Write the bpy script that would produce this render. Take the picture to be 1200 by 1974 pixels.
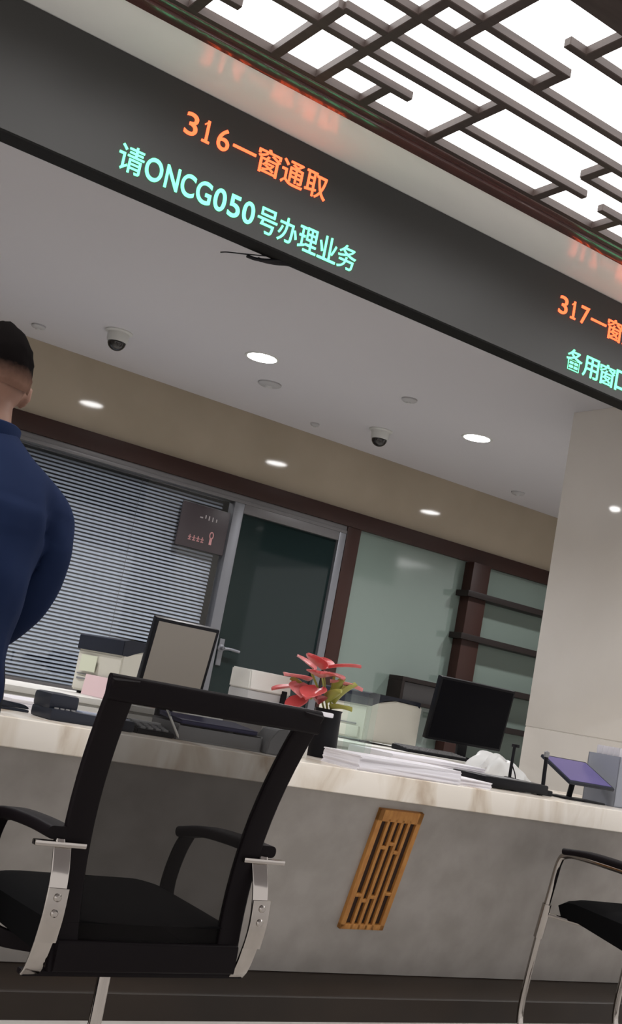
import bpy, bmesh, math, random
from mathutils import Vector, Matrix, Euler, Quaternion

# ------------------------------------------------------------------ scene, camera, light
for o in list(bpy.data.objects):
    bpy.data.objects.remove(o, do_unlink=True)
scene = bpy.context.scene
col = scene.collection
random.seed(7)
R = math.radians

CAM_H = 1.01
F_PX, CX, CY = 2253.614, 626.733, 1001.092
YAW, PITCH, ROLL = 0.580794, 0.156063, -0.185852

cam_data = bpy.data.cameras.new('camera')
cam = bpy.data.objects.new('camera', cam_data)
col.objects.link(cam)
fwd = Vector((math.sin(YAW) * math.cos(PITCH), math.cos(YAW) * math.cos(PITCH), math.sin(PITCH)))
rt = fwd.cross(Vector((0, 0, 1))).normalized()
dn = fwd.cross(rt)
c_, s_ = math.cos(ROLL), math.sin(ROLL)
ax = c_ * rt + s_ * dn
ay = -(-s_ * rt + c_ * dn)
cam.matrix_world = Matrix(((ax.x, ay.x, -fwd.x, 0), (ax.y, ay.y, -fwd.y, 0), (ax.z, ay.z, -fwd.z, CAM_H), (0, 0, 0, 1)))
cam_data.sensor_fit = 'HORIZONTAL'
cam_data.sensor_width = 36.0
cam_data.lens = F_PX / 1200 * 36.0
cam_data.shift_x = -(CX - 600) / 1200
cam_data.shift_y = (CY - 987) / 1200
cam_data.clip_start = 0.02
scene.camera = cam

world = bpy.data.worlds.new('world')
scene.world = world
world.use_nodes = True
bg = world.node_tree.nodes['Background']
bg.inputs[0].default_value = (1.0, 0.965, 0.95, 1)
bg.inputs[1].default_value = 1.05
PANEL_L = 5.5          # radiance of the luminous ceiling panel
DOWN_W = 22.0           # watts of each recessed downlight
vs = scene.view_settings
vs.view_transform = 'Standard'
vs.look = 'None'
vs.gamma = 1.0
vs.use_curve_mapping = False
vs.exposure = 0.0

# ------------------------------------------------------------------ materials
def mat(name, rgb, rough=0.5, metal=0.0, spec=0.5, coat=0.0, noise=None, alpha=None, emis=None):
    m = bpy.data.materials.new(name)
    m.use_nodes = True
    nt = m.node_tree
    b = nt.nodes['Principled BSDF']
    b.inputs['Base Color'].default_value = (*rgb, 1)
    b.inputs['Roughness'].default_value = rough
    b.inputs['Metallic'].default_value = metal
    b.inputs['Specular IOR Level'].default_value = spec
    b.inputs['Coat Weight'].default_value = coat
    b.inputs['Coat Roughness'].default_value = 0.04
    if emis:
        b.inputs['Emission Color'].default_value = (*emis[0], 1)
        b.inputs['Emission Strength'].default_value = emis[1]
    if noise:
        rgb2, scale, detail = noise[:3]
        stretch = noise[3] if len(noise) > 3 else (1, 1, 1)
        tc = nt.nodes.new('ShaderNodeTexCoord')
        mp = nt.nodes.new('ShaderNodeMapping')
        mp.inputs['Scale'].default_value = stretch
        n = nt.nodes.new('ShaderNodeTexNoise')
        n.inputs['Scale'].default_value = scale
        n.inputs['Detail'].default_value = detail
        cr = nt.nodes.new('ShaderNodeValToRGB')
        cr.color_ramp.elements[0].position = noise[4] if len(noise) > 4 else 0.35
        cr.color_ramp.elements[1].position = noise[5] if len(noise) > 5 else 0.65
        cr.color_ramp.elements[0].color = (*rgb2, 1)
        cr.color_ramp.elements[1].color = (*rgb, 1)
        nt.links.new(tc.outputs['Object'], mp.inputs['Vector'])
        nt.links.new(mp.outputs['Vector'], n.inputs['Vector'])
        nt.links.new(n.outputs['Fac'], cr.inputs['Fac'])
        nt.links.new(cr.outputs['Color'], b.inputs['Base Color'])
    if alpha is not None:
        tr = nt.nodes.new('ShaderNodeBsdfTransparent')
        mx = nt.nodes.new('ShaderNodeMixShader')
        mx.inputs[0].default_value = alpha
        out = nt.nodes['Material Output']
        nt.links.new(tr.outputs[0], mx.inputs[1])
        nt.links.new(b.outputs[0], mx.inputs[2])
        nt.links.new(mx.outputs[0], out.inputs[0])
    return m

def glass_mat(name, tint=(0.9, 0.95, 0.93), rough=0.02, refl=1.0):
    """thin pane: tinted transparency under a fresnel reflection"""
    m = bpy.data.materials.new(name)
    m.use_nodes = True
    nt = m.node_tree
    nt.nodes.remove(nt.nodes['Principled BSDF'])
    out = nt.nodes['Material Output']
    tr = nt.nodes.new('ShaderNodeBsdfTransparent')
    tr.inputs[0].default_value = (*tint, 1)
    gl = nt.nodes.new('ShaderNodeBsdfGlossy')
    gl.inputs['Roughness'].default_value = rough
    gl.inputs[0].default_value = (refl, refl, refl, 1)
    lw = nt.nodes.new('ShaderNodeLayerWeight')              # Schlick term, alike on both faces of the pane
    lw.inputs[0].default_value = 0.5
    pw = nt.nodes.new('ShaderNodeMath'); pw.operation = 'POWER'; pw.inputs[1].default_value = 5.0
    fr = nt.nodes.new('ShaderNodeMath'); fr.operation = 'MULTIPLY_ADD'; fr.inputs[1].default_value = 0.95; fr.inputs[2].default_value = 0.045
    mx = nt.nodes.new('ShaderNodeMixShader')
    nt.links.new(lw.outputs['Facing'], pw.inputs[0])
    nt.links.new(pw.outputs[0], fr.inputs[0])
    nt.links.new(fr.outputs[0], mx.inputs[0])
    nt.links.new(tr.outputs[0], mx.inputs[1])
    nt.links.new(gl.outputs[0], mx.inputs[2])
    nt.links.new(mx.outputs[0], out.inputs[0])
    return m

def emit_mat(name, rgb, strength):
    m = bpy.data.materials.new(name)
    m.use_nodes = True
    nt = m.node_tree
    nt.nodes.remove(nt.nodes['Principled BSDF'])
    e = nt.nodes.new('ShaderNodeEmission')
    e.inputs[0].default_value = (*rgb, 1)
    e.inputs[1].default_value = strength
    nt.links.new(e.outputs[0], nt.nodes['Material Output'].inputs[0])
    return m

M = {}
M['ceiling'] = mat('ceiling_paint', (0.50, 0.49, 0.51), 0.7)
M['soffit'] = mat('glossy_soffit', (0.90, 0.90, 0.87), 0.19, spec=1.0)
M['fascia'] = mat('smoked_display_glass', (0.036, 0.035, 0.0335), 0.42, spec=0.35)
M['band'] = mat('black_metal_band', (0.004, 0.0036, 0.003), 0.6, spec=0.1)
M['red_wood'] = mat('red_lacquered_wood', (0.085, 0.026, 0.020), 0.22, spec=0.8, coat=0.5, noise=((0.05, 0.016, 0.013), 6, 4, (1, 12, 12)))
M['lattice'] = mat('lattice_wood', (0.048, 0.034, 0.030), 0.5, spec=0.2, noise=((0.038, 0.027, 0.024), 8, 3, (1, 8, 8)))
M['diffuser'] = emit_mat('luminous_panel', (1.0, 0.985, 0.97), PANEL_L)
M['marble_band'] = mat('polished_cream_stone', (0.34, 0.285, 0.215), 0.06, noise=((0.30, 0.25, 0.185), 2.2, 5))
M['pillar'] = mat('polished_pale_stone', (0.70, 0.66, 0.605), 0.06, noise=((0.65, 0.61, 0.555), 1.6, 5))
M['dark_wood'] = mat('dark_red_wood', (0.032, 0.014, 0.011), 0.4, spec=0.2, noise=((0.030, 0.014, 0.011), 5, 4, (1, 10, 1)))
M['black_wood'] = mat('blackish_wood', (0.014, 0.010, 0.009), 0.45, spec=0.2)
M['alu'] = mat('satin_aluminium', (0.17, 0.175, 0.19), 0.42, metal=0.5)
M['alu_dark'] = mat('grey_aluminium', (0.125, 0.12, 0.122), 0.45, metal=0.4)
M['door_glass'] = mat('dark_green_glass', (0.010, 0.018, 0.018), 0.05, spec=0.25)
M['frost'] = mat('frosted_green_glass', (0.150, 0.190, 0.168), 0.07, spec=0.4)
M['pane'] = glass_mat('clear_pane', (0.93, 0.95, 0.96), refl=0.8)
M['slat'] = mat('pale_blind_slat', (0.42, 0.445, 0.51), 0.7, spec=0.1)
M['room_dark'] = mat('dark_room_wall', (0.03, 0.032, 0.035), 0.8)
M['plain_wall'] = mat('plain_wall', (0.5, 0.47, 0.43), 0.7)
M['floor'] = mat('pale_floor_tile', (0.70, 0.67, 0.63), 0.2, noise=((0.64, 0.61, 0.57), 3, 4))
M['plinth'] = mat('dark_brown_plinth', (0.026, 0.018, 0.013), 0.4, spec=0.25, noise=((0.018, 0.013, 0.010), 3, 3))
M['panel'] = mat('grey_speckled_stone', (0.37, 0.345, 0.322), 0.5, spec=0.3, noise=((0.31, 0.287, 0.265), 9, 8))
M['grille'] = mat('honey_wood', (0.50, 0.235, 0.062), 0.4, spec=0.3, noise=((0.40, 0.17, 0.045), 7, 4, (10, 10, 1)))
M['grille_dark'] = mat('grille_cavity', (0.03, 0.012, 0.006), 0.8)
M['white_plastic'] = mat('white_plastic', (0.68, 0.67, 0.63), 0.4)
M['cream_plastic'] = mat('cream_plastic', (0.66, 0.64, 0.56), 0.4)
M['grey_plastic'] = mat('grey_plastic', (0.22, 0.22, 0.225), 0.45)
M['detector'] = mat('grey_detector', (0.36, 0.355, 0.36), 0.6)
M['lt_grey'] = mat('light_grey_plastic', (0.44, 0.44, 0.44), 0.45)
M['black_plastic'] = mat('black_plastic', (0.007, 0.007, 0.009), 0.4, spec=0.15)
M['navy_plastic'] = mat('blue_black_plastic', (0.018, 0.021, 0.032), 0.4, spec=0.25)
M['paper'] = mat('white_paper', (0.78, 0.76, 0.80), 0.7)
M['tint_pink'] = mat('pink_reflection', (0.80, 0.60, 0.62), 0.7)  # pink, salmon and green: reflected led light put in as plain colour
M['tint_salmon'] = mat('salmon_reflection', (0.78, 0.48, 0.44), 0.7)
M['tint_green'] = mat('pale_green_reflection', (0.68, 0.71, 0.56), 0.7)
M['bag'] = mat('white_film', (0.80, 0.80, 0.79), 0.35, alpha=0.92)
M['chrome'] = mat('chrome', (0.40, 0.37, 0.345), 0.09, metal=1.0)
M['black_fabric'] = mat('black_fabric', (0.0045, 0.0045, 0.005), 0.9, spec=0.05)
M['black_frame'] = mat('black_chair_plastic', (0.006, 0.004, 0.005), 0.55, spec=0.10)
M['mesh'] = mat('black_mesh_weave', (0.012, 0.011, 0.011), 0.8, spec=0.05, alpha=0.76)
M['skin'] = mat('skin', (0.27, 0.15, 0.108), 0.5, spec=0.3, noise=((0.24, 0.13, 0.095), 14, 3))
M['hair'] = mat('black_hair', (0.010, 0.008, 0.008), 0.75, spec=0.12, noise=((0.020, 0.016, 0.015), 60, 2))
M['jacket'] = mat('navy_cloth', (0.011, 0.021, 0.062), 0.8, spec=0.1, noise=((0.008, 0.016, 0.050), 5, 3))
M['trousers'] = mat('black_cloth', (0.010, 0.011, 0.016), 0.85, spec=0.2)
M['shoe'] = mat('black_leather', (0.012, 0.011, 0.011), 0.35)
def fade_hair():
    m = mat('faded_black_hair', (0.004, 0.003, 0.003), 0.9, spec=0.03)
    nt = m.node_tree
    b = nt.nodes['Principled BSDF']
    tc = nt.nodes.new('ShaderNodeTexCoord'); sp = nt.nodes.new('ShaderNodeSeparateXYZ')
    n = nt.nodes.new('ShaderNodeTexNoise'); n.inputs['Scale'].default_value = 90
    ad = nt.nodes.new('ShaderNodeMath'); ad.operation = 'MULTIPLY_ADD'; ad.inputs[1].default_value = 0.012
    mr = nt.nodes.new('ShaderNodeMapRange')
    mr.inputs['From Min'].default_value = 1.575; mr.inputs['From Max'].default_value = 1.635
    mx = nt.nodes.new('ShaderNodeMix'); mx.data_type = 'RGBA'
    mx.inputs[6].default_value = (0.235, 0.132, 0.097, 1); mx.inputs[7].default_value = (0.004, 0.003, 0.003, 1)
    nt.links.new(tc.outputs['Object'], sp.inputs[0]); nt.links.new(tc.outputs['Object'], n.inputs['Vector'])
    nt.links.new(n.outputs['Fac'], ad.inputs[0]); nt.links.new(sp.outputs['Z'], ad.inputs[2])
    nt.links.new(ad.outputs[0], mr.inputs[0]); nt.links.new(mr.outputs[0], mx.inputs[0])
    nt.links.new(mx.outputs[2], b.inputs['Base Color'])
    return m
M['fade_hair'] = fade_hair()
M['eye'] = mat('eye_white', (0.7, 0.68, 0.65), 0.2)
M['screen_black'] = mat('dead_black_screen', (0.004, 0.004, 0.006), 0.35, spec=0.06)
M['dark_dome'] = mat('smoked_dome', (0.015, 0.013, 0.012), 0.12)
M['off_white'] = mat('off_white_plastic', (0.50, 0.50, 0.48), 0.5)
M['screen_grey'] = mat('grey_screen', (0.22, 0.20, 0.175), 0.35)
M['screen_purple'] = mat('lit_purple_screen', (0.03, 0.028, 0.06), 0.2, spec=0.3, emis=((0.16, 0.125, 0.33), 0.55), noise=((0.05, 0.04, 0.09), 9, 2))
M['screen_blue'] = mat('lit_terminal_screen', (0.2, 0.22, 0.26), 0.2, emis=((0.32, 0.35, 0.45), 0.35))
M['flower_red'] = mat('coral_red_petal', (0.62, 0.10, 0.10), 0.35)
M['flower_pink'] = mat('pink_petal', (0.72, 0.24, 0.24), 0.4)
M['leaf'] = mat('yellow_green_leaf', (0.33, 0.32, 0.07), 0.45)
M['leaf_red'] = mat('dark_red_leaf', (0.26, 0.03, 0.035), 0.4)
M['sleeve'] = glass_mat('clear_plastic', (0.90, 0.94, 0.92), 0.2)
M['blue_folder'] = mat('indigo_folder', (0.035, 0.035, 0.10), 0.4)
M['grey_box'] = mat('blue_grey_card', (0.27, 0.285, 0.33), 0.6)
M['pale_card'] = mat('pale_card', (0.62, 0.60, 0.63), 0.6)
M['plaque'] = mat('dark_plaque', (0.030, 0.022, 0.025), 0.35)
M['mark_white'] = mat('white_lettering', (0.30, 0.28, 0.28), 0.5)
M['mark_pink'] = mat('pink_lettering', (0.42, 0.20, 0.20), 0.5)
M['lens'] = emit_mat('downlight_lens', (1.0, 0.99, 0.98), 26.0)
M['led_red'] = emit_mat('red_led', (1.0, 0.115, 0.04), 3.2)
M['led_green'] = emit_mat('green_led', (0.19, 1.0, 0.47), 2.3)

def marble():
    m = bpy.data.materials.new('cream_veined_marble')
    m.use_nodes = True
    nt = m.node_tree
    b = nt.nodes['Principled BSDF']
    b.inputs['Roughness'].default_value = 0.22
    tc = nt.nodes.new('ShaderNodeTexCoord')
    mp = nt.nodes.new('ShaderNodeMapping')
    mp.inputs['Scale'].default_value = (1.0, 0.45, 0.30)
    mp.inputs['Rotation'].default_value = (0, R(14), R(20))
    n = nt.nodes.new('ShaderNodeTexNoise')
    n.inputs['Scale'].default_value = 7
    n.inputs['Detail'].default_value = 6
    n.inputs['Distortion'].default_value = 0.8
    cr = nt.nodes.new('ShaderNodeValToRGB')
    e = cr.color_ramp.elements
    e[0].position, e[0].color = 0.33, (0.50, 0.39, 0.29, 1)
    e[1].position, e[1].color = 0.56, (0.86, 0.80, 0.72, 1)
    x = e.new(0.44); x.color = (0.74, 0.66, 0.56, 1)
    nt.links.new(tc.outputs['Object'], mp.inputs[0])
    nt.links.new(mp.outputs[0], n.inputs['Vector'])
    nt.links.new(n.outputs['Fac'], cr.inputs[0])
    nt.links.new(cr.outputs[0], b.inputs['Base Color'])
    return m
M['marble'] = marble()

# ------------------------------------------------------------------ mesh helpers
class MB:
    """collects shapes, then links them as ONE mesh object"""
    def __init__(self):
        self.bm = bmesh.new()
    def _merge(self, b2, mtx):
        me = bpy.data.meshes.new('tmp')
        b2.transform(mtx)
        b2.to_mesh(me)
        b2.free()
        self.bm.from_mesh(me)
        bpy.data.meshes.remove(me)
    def box(self, x0, x1, y0, y1, z0, z1, bevel=0.0, mtx=None, seg=2):
        b = bmesh.new()
        bmesh.ops.create_cube(b, size=1)
        b.transform(Matrix.Translation(((x0 + x1) / 2, (y0 + y1) / 2, (z0 + z1) / 2)) @ Matrix.Diagonal((x1 - x0, y1 - y0, z1 - z0, 1)))
        if bevel:
            bmesh.ops.bevel(b, geom=b.edges[:], offset=bevel, segments=seg, affect='EDGES', profile=0.6)
        self._merge(b, mtx or Matrix())
        return self
    def lathe(self, prof, n=32, mtx=None, cap=True):
        """prof = [(r, z), ...] turned about z"""
        b = bmesh.new()
        rings = []
        for r, z in prof:
            if r < 1e-6:
                rings.append([b.verts.new((0, 0, z))])
            else:
                rings.append([b.verts.new((r * math.cos(2 * math.pi * k / n), r * math.sin(2 * math.pi * k / n), z)) for k in range(n)])
        for a, c in zip(rings[:-1], rings[1:]):
            for k in range(n):
                k2 = (k + 1) % n
                if len(a) == 1 and len(c) == 1:
                    continue
                if len(a) == 1:
                    b.faces.new((a[0], c[k2], c[k]))
                elif len(c) == 1:
                    b.faces.new((a[k], a[k2], c[0]))
                else:
                    b.faces.new((a[k], a[k2], c[k2], c[k]))
        if cap:
            if len(rings[0]) > 1: b.faces.new(rings[0][::-1])
            if len(rings[-1]) > 1: b.faces.new(rings[-1])
        bmesh.ops.recalc_face_normals(b, faces=b.faces[:])
        self._merge(b, mtx or Matrix())
        return self
    def sweep(self, pts, prof, up=(0, 0, 1), closed=False, mtx=None, scale=None):
        """prof = [(side, up), ...] carried along pts; the up hint keeps it from twisting"""
        b = bmesh.new()
        pts = [Vector(p) for p in pts]
        n = len(pts)
        rings = []
        for i, p in enumerate(pts):
            if closed:
                t = (pts[(i + 1) % n] - pts[i - 1])
            else:
                t = pts[min(i + 1, n - 1)] - pts[max(i - 1, 0)]
            t.normalize()
            u = Vector(up)
            s = t.cross(u)
            if s.length < 1e-4:
                s = t.cross(Vector((0, 1, 0)) if abs(t.y) < 0.9 else Vector((1, 0, 0)))
            s.normalize()
            v = s.cross(t)
            k = scale[i] if scale else 1.0
            rings.append([b.verts.new(p + s * a * k + v * c * k) for a, c in prof])
        m_ = len(prof)
        rng = range(n) if closed else range(n - 1)
        for i in rng:
            a, c = rings[i], rings[(i + 1) % n]
            for k in range(m_):
                b.faces.new((a[k], a[(k + 1) % m_], c[(k + 1) % m_], c[k]))
        if not closed:
            b.faces.new(rings[0][::-1])
            b.faces.new(rings[-1])
        bmesh.ops.recalc_face_normals(b, faces=b.faces[:])
        self._merge(b, mtx or Matrix())
        return self
    def tube(self, pts, r, n=12, closed=False, mtx=None, scale=None, up=(0, 0, 1)):
        return self.sweep(pts, [(r * math.cos(2 * math.pi * k / n), r * math.sin(2 * math.pi * k / n)) for k in range(n)], up, closed, mtx, scale)
    def prism(self, poly, y0, y1, mtx=None, bevel=0.0):
        """poly in (x, z), extruded along y"""
        b = bmesh.new()
        f = b.faces.new([b.verts.new((x, y0, z)) for x, z in poly])
        r = bmesh.ops.extrude_face_region(b, geom=[f])
        bmesh.ops.translate(b, vec=(0, y1 - y0, 0), verts=[v for v in r['geom'] if isinstance(v, bmesh.types.BMVert)])
        bmesh.ops.recalc_face_normals(b, faces=b.faces[:])
        if bevel:
            bmesh.ops.bevel(b, geom=b.edges[:], offset=bevel, segments=2, affect='EDGES')
        self._merge(b, mtx or Matrix())
        return self
    def grid(self, fn, nu, nv, thick=0.0, mtx=None):
        b = bmesh.new()
        vs_ = [[b.verts.new(fn(i / nu, j / nv)) for j in range(nv + 1)] for i in range(nu + 1)]
        for i in range(nu):
            for j in range(nv):
                b.faces.new((vs_[i][j], vs_[i + 1][j], vs_[i + 1][j + 1], vs_[i][j + 1]))
        bmesh.ops.recalc_face_normals(b, faces=b.faces[:])
        if thick:
            bmesh.ops.solidify(b, geom=b.faces[:], thickness=thick)
        self._merge(b, mtx or Matrix())
        return self
    def build(self, name, m, parent=None, smooth=True):
        me = bpy.data.meshes.new(name)
        self.bm.to_mesh(me)
        self.bm.free()
        me.materials.append(M[m] if isinstance(m, str) else m)
        o = bpy.data.objects.new(name, me)
        col.objects.link(o)
        if parent:
            o.parent = parent
        if smooth:
            for p in me.polygons:
                p.use_smooth = True
            md = o.modifiers.new('auto', 'EDGE_SPLIT') if False else None
            me.set_sharp_from_angle(angle=R(35))
        return o

def tag(o, label=None, cat=None, group=None, kind=None):
    if label: o['label'] = label
    if cat: o['category'] = cat
    if group: o['group'] = group
    if kind: o['kind'] = kind
    return o

def thing(name, label, cat, loc=(0, 0, 0), rot=(0, 0, 0), group=None):
    o = bpy.data.objects.new(name, None)
    o.empty_display_size = 0.05
    col.objects.link(o)
    o.location = loc
    o.rotation_euler = rot
    return tag(o, label, cat, group)

def struct(name, mb, m):
    return tag(mb.build(name, m), kind='structure')

def copy_tree(o, parent=None):
    c = o.copy()
    col.objects.link(c)
    if parent:
        c.parent = parent
    for ch in list(o.children):
        copy_tree(ch, c)
    return c

def to_mesh(o):
    """replace an object's modifiers by their result"""
    dg = bpy.context.evaluated_depsgraph_get()
    me = bpy.data.meshes.new_from_object(o.evaluated_get(dg))
    o.modifiers.clear()
    o.data = me
    for p in me.polygons:
        p.use_smooth = True
    return o

def bez(pts, n=10):
    """smooth Catmull-Rom through pts"""
    P = [Vector(p) for p in pts]
    P = [2 * P[0] - P[1]] + P + [2 * P[-1] - P[-2]]
    out = []
    for i in range(1, len(P) - 2):
        for k in range(n):
            t = k / n
            a, b, c, d = P[i - 1], P[i], P[i + 1], P[i + 2]
            out.append(0.5 * ((2 * b) + (c - a) * t + (2 * a - 5 * b + 4 * c - d) * t * t + (3 * b - a - 3 * c + d) * t ** 3))
    out.append(P[-2])
    return out

RECT = lambda w, h: [(-w / 2, -h / 2), (w / 2, -h / 2), (w / 2, h / 2), (-w / 2, h / 2)]
def RRECT(w, h, r):
    o = []
    for cx, cy, a0 in ((w / 2 - r, h / 2 - r, 0), (-w / 2 + r, h / 2 - r, 90), (-w / 2 + r, -h / 2 + r, 180), (w / 2 - r, -h / 2 + r, 270)):
        for k in range(4):
            a = R(a0 + 30 * k)
            o.append((cx + r * math.cos(a), cy + r * math.sin(a)))
    return o

# ------------------------------------------------------------------ the setting
YC = 3.15           # face of the hanging fascia, and front edge of the counter
ZC = 2.78           # ceiling, hall and office alike
YB = 6.55           # back wall of the office

struct('floor', MB().box(-3, 9, -4, 7.2, -0.1, 0), 'floor')
struct('ceiling', MB().box(-0.6, 8.5, 3.29, YB + 0.3, ZC, ZC + 0.1), 'ceiling')
struct('trim_1', MB().box(-3, 8.5, 2.885, 3.29, ZC, ZC + 0.1), 'soffit')
# two-step red lacquered moulding between the strip and the lattice
struct('trim_2', MB().box(-3, 8.5, 2.835, 2.885, ZC - 0.012, ZC + 0.08, 0.004).box(-3, 8.5, 2.80, 2.835, ZC - 0.004, ZC + 0.08, 0.004), 'red_wood')
struct('trim_10', MB().box(-3, 8.5, 2.782, 2.80, ZC - 0.002, ZC + 0.08), 'lattice')
struct('trim_3', MB().box(-3, 8.5, 1.84, 1.96, ZC - 0.012, ZC + 0.08, 0.004), 'lattice')
struct('trim_4', MB().box(-3, 8.5, -4, 1.84, ZC, ZC + 0.1), 'ceiling')
# hanging fascia over the counter
struct('wall_fascia', MB().box(-1.5, 7.5, YC, 3.22, 2.40, ZC), 'fascia')
struct('trim_5', MB().box(-1.5, 7.5, YC - 0.003, 3.222, 2.394, 2.40), 'band')
# back wall
struct('wall_back', MB().box(-0.6, 8.5, YB, YB + 0.2, 2.346, ZC), 'marble_band')
struct('trim_6', MB().box(-0.6, 8.5, YB - 0.035, YB + 0.1, 2.238, 2.346, 0.004), 'dark_wood')
struct('trim_7', MB().box(-0.6, 4.48, YB - 0.02, YB + 0.06, 2.205, 2.238, 0.003).box(-0.6, 4.48, YB - 0.028, YB + 0.06, 2.184, 2.205, 0.002), 'alu_dark')
struct('trim_8', MB().box(4.481, 4.596, YB - 0.03, YB + 0.08, 0, 2.238, 0.004), 'dark_wood')
struct('wall_left', MB().box(-0.7, -0.6, 3.3, 7.2, 0, ZC), 'plain_wall')
struct('wall_right', MB().box(8.5, 8.6, 3.3, 7.2, 0, ZC), 'plain_wall')
struct('wall_far', MB().box(-0.6, 4.6, 7.1, 7.2, 0, 2.3), 'room_dark')
struct('wall_sill', MB().box(-0.6, 3.575, YB - 0.06, YB + 0.12, 0, 0.818, 0.004), 'plain_wall')
# pillar on the right
pill = MB().box(4.33, 5.1, 3.56, 4.40, 0, 1.098, 0.004).box(4.33, 5.1, 3.56, 4.40, 1.102, ZC, 0.004).box(4.333, 5.097, 3.563, 4.397, 1.09, 1.11)
struct('wall_pillar', pill, 'pillar')
# glazing
struct('window_1', MB().box(0.0, 3.56, YB, YB + 0.008, 0.83, 2.184), 'pane')
struct('window_2', MB().box(4.596, 5.60, YB, YB + 0.02, 0, 2.238), 'frost')
struct('window_3', MB().box(5.75, 8.5, YB, YB + 0.02, 0, 2.238), 'frost')
struct('trim_9', MB().box(-0.6, 3.575, YB - 0.02, YB + 0.06, 0.818, 0.85, 0.003), 'alu_dark')

# door
d = bpy.data.objects.new('door_1', None); col.objects.link(d); d.location = (4.03, YB, 0); d['kind'] = 'structure'
MB().box(-0.45, -0.375, -0.03, 0.05, 0, 2.184, 0.006).build('door_stile', 'alu', d)
MB().box(0.39, 0.448, -0.03, 0.05, 0, 2.184, 0.006).build('door_stile', 'alu', d)
MB().box(-0.375, 0.39, -0.028, 0.05, 2.125, 2.184, 0.004).build('door_rail', 'alu_dark', d)
MB().box(-0.375, 0.39, -0.02, 0.04, 0, 0.12, 0.004).build('door_rail', 'alu_dark', d)
MB().box(-0.375, 0.39, 0.0, 0.015, 0.12, 2.125).build('door_pane', 'door_glass', d)
h = MB().lathe([(0.024, 0), (0.024, 0.012), (0.012, 0.016), (0.012, 0.05)], 20, Matrix.Translation((-0.335, -0.002, 1.25)) @ Matrix.Rotation(R(90), 4, 'X'))
h.tube(bez([(-0.335, -0.05, 1.25), (-0.29, -0.052, 1.252), (-0.22, -0.05, 1.247)], 6), 0.010)
h.box(-0.353, -0.317, -0.012, 0.0, 1.14, 1.31, 0.003)
h.build('door_handle', 'alu', d)

# blind behind the left pane
bl = thing('venetian_blind', 'closed pale horizontal slat blind behind the office window left of the door', 'blind', (1.8, YB + 0.055, 0.85))
s = MB()
nsl = 58
for k in range(nsl):
    z = 0.012 + k * (1.315 / nsl)
    s.grid(lambda u, v, z=z: Vector((-1.76 + 3.50 * u, 0.0060 * (v - 0.5) * 2, z + 0.0070 * (v - 0.5) * 2 + 0.002 * (1 - (2 * v - 1) ** 2))), 1, 4)
s.build('slats', 'slat', bl)
MB().box(-1.76, 1.74, -0.014, 0.014, 1.325, 1.352, 0.003).build('head_rail', 'alu_dark', bl)
MB().box(-1.76, 1.74, -0.012, 0.012, -0.002, 0.008, 0.002).build('bottom_rail', 'alu_dark', bl)
for x in (-1.3, -0.1, 1.15):
    MB().box(x - 0.001, x + 0.001, -0.013, -0.012, 0.0, 1.33).build('ladder_cord', 'alu_dark', bl)

# plaque on the window
pq = thing('door_plaque', 'small dark room plaque hung on the blind window beside the glass door', 'sign', (3.40, YB - 0.004, 1.965))
MB().box(-0.175, 0.172, -0.012, 0.004, -0.142, 0.138, 0.004).build('plate', 'plaque', pq)
for x, z, a, b_ in ((-0.03, 0.062, 0.02, 0.008), (0.0, 0.072, 0.007, 0.022), (0.025, 0.068, 0.007, 0.028), (0.052, 0.066, 0.007, 0.028), (0.08, 0.064, 0.007, 0.02)):
    MB().box(x - a / 2, x + a / 2, -0.0135, -0.011, z - b_ / 2, z + b_ / 2).build('character', 'mark_white', pq)
for k in range(4):
    x = -0.085 + k * 0.03
    MB().box(x - 0.011, x + 0.011, -0.0135, -0.011, -0.078, -0.072).box(x - 0.003, x + 0.003, -0.0135, -0.011, -0.092, -0.06).box(x - 0.010, x + 0.010, -0.0135, -0.011, -0.094, -0.088).build('character', 'mark_pink', pq)
w = MB()
w.tube([(0.065 + 0.013 * math.cos(a * math.pi / 8), -0.0125, -0.035 + 0.02 * math.sin(a * math.pi / 8)) for a in range(16)], 0.004, 6, closed=True, up=(0, 1, 0))
w.box(0.056, 0.074, -0.0135, -0.011, -0.095, -0.055)
w.build('pictogram', 'mark_pink', pq)

# ------------------------------------------------------------------ luminous lattice ceiling
xb = [(2.555, 1.00, 1.965), (2.447, 1.37, 2.60), (2.32, 1.40, 2.60), (2.21, 1.51, 1.96), (2.655, 1.53, 1.765), (2.65, 1.955, 2.505), (2.56, 2.40, 2.60), (2.105, 1.845, 2.60), (2.67, 1.00, 1.185)]
yb = [(1.10, 2.67, 2.79), (1.37, 2.447, 2.79), (1.525, 2.20, 2.79), (1.685, 2.655, 2.79), (1.95, 2.447, 2.79), (1.65, 1.955, 2.32), (1.943, 2.20, 2.32), (2.415, 2.65, 2.79), (2.405, 2.447, 2.565), (1.92, 1.955, 2.105)]
lc = thing('lattice_ceiling_light', 'glowing white ceiling panel behind a dark wooden fretwork lattice', 'ceiling light', (1.8, 2.37, ZC))
MB().box(-4.8, 6.7, -0.42, 0.43, 0.024, 0.03).build('diffuser', 'diffuser', lc)
for off in (-1.6, 0.0, 1.6, 3.2):
    for y, x0, x1 in xb:
        x1 = x1 + (0.02 if x1 == 2.60 else 0)
        MB().box(x0 + off - 1.8, x1 + off - 1.8, y - 0.0125 - 2.37, y + 0.0125 - 2.37, -0.004, 0.022, 0.002, seg=1).build('lattice_bar', 'lattice', lc)
    for x, y0, y1 in yb:
        MB().box(x - 0.016 + off - 1.8, x + 0.016 + off - 1.8, y0 - 2.37, y1 - 2.37, -0.0045, 0.0225, 0.002, seg=1).build('lattice_bar', 'lattice', lc)

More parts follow.
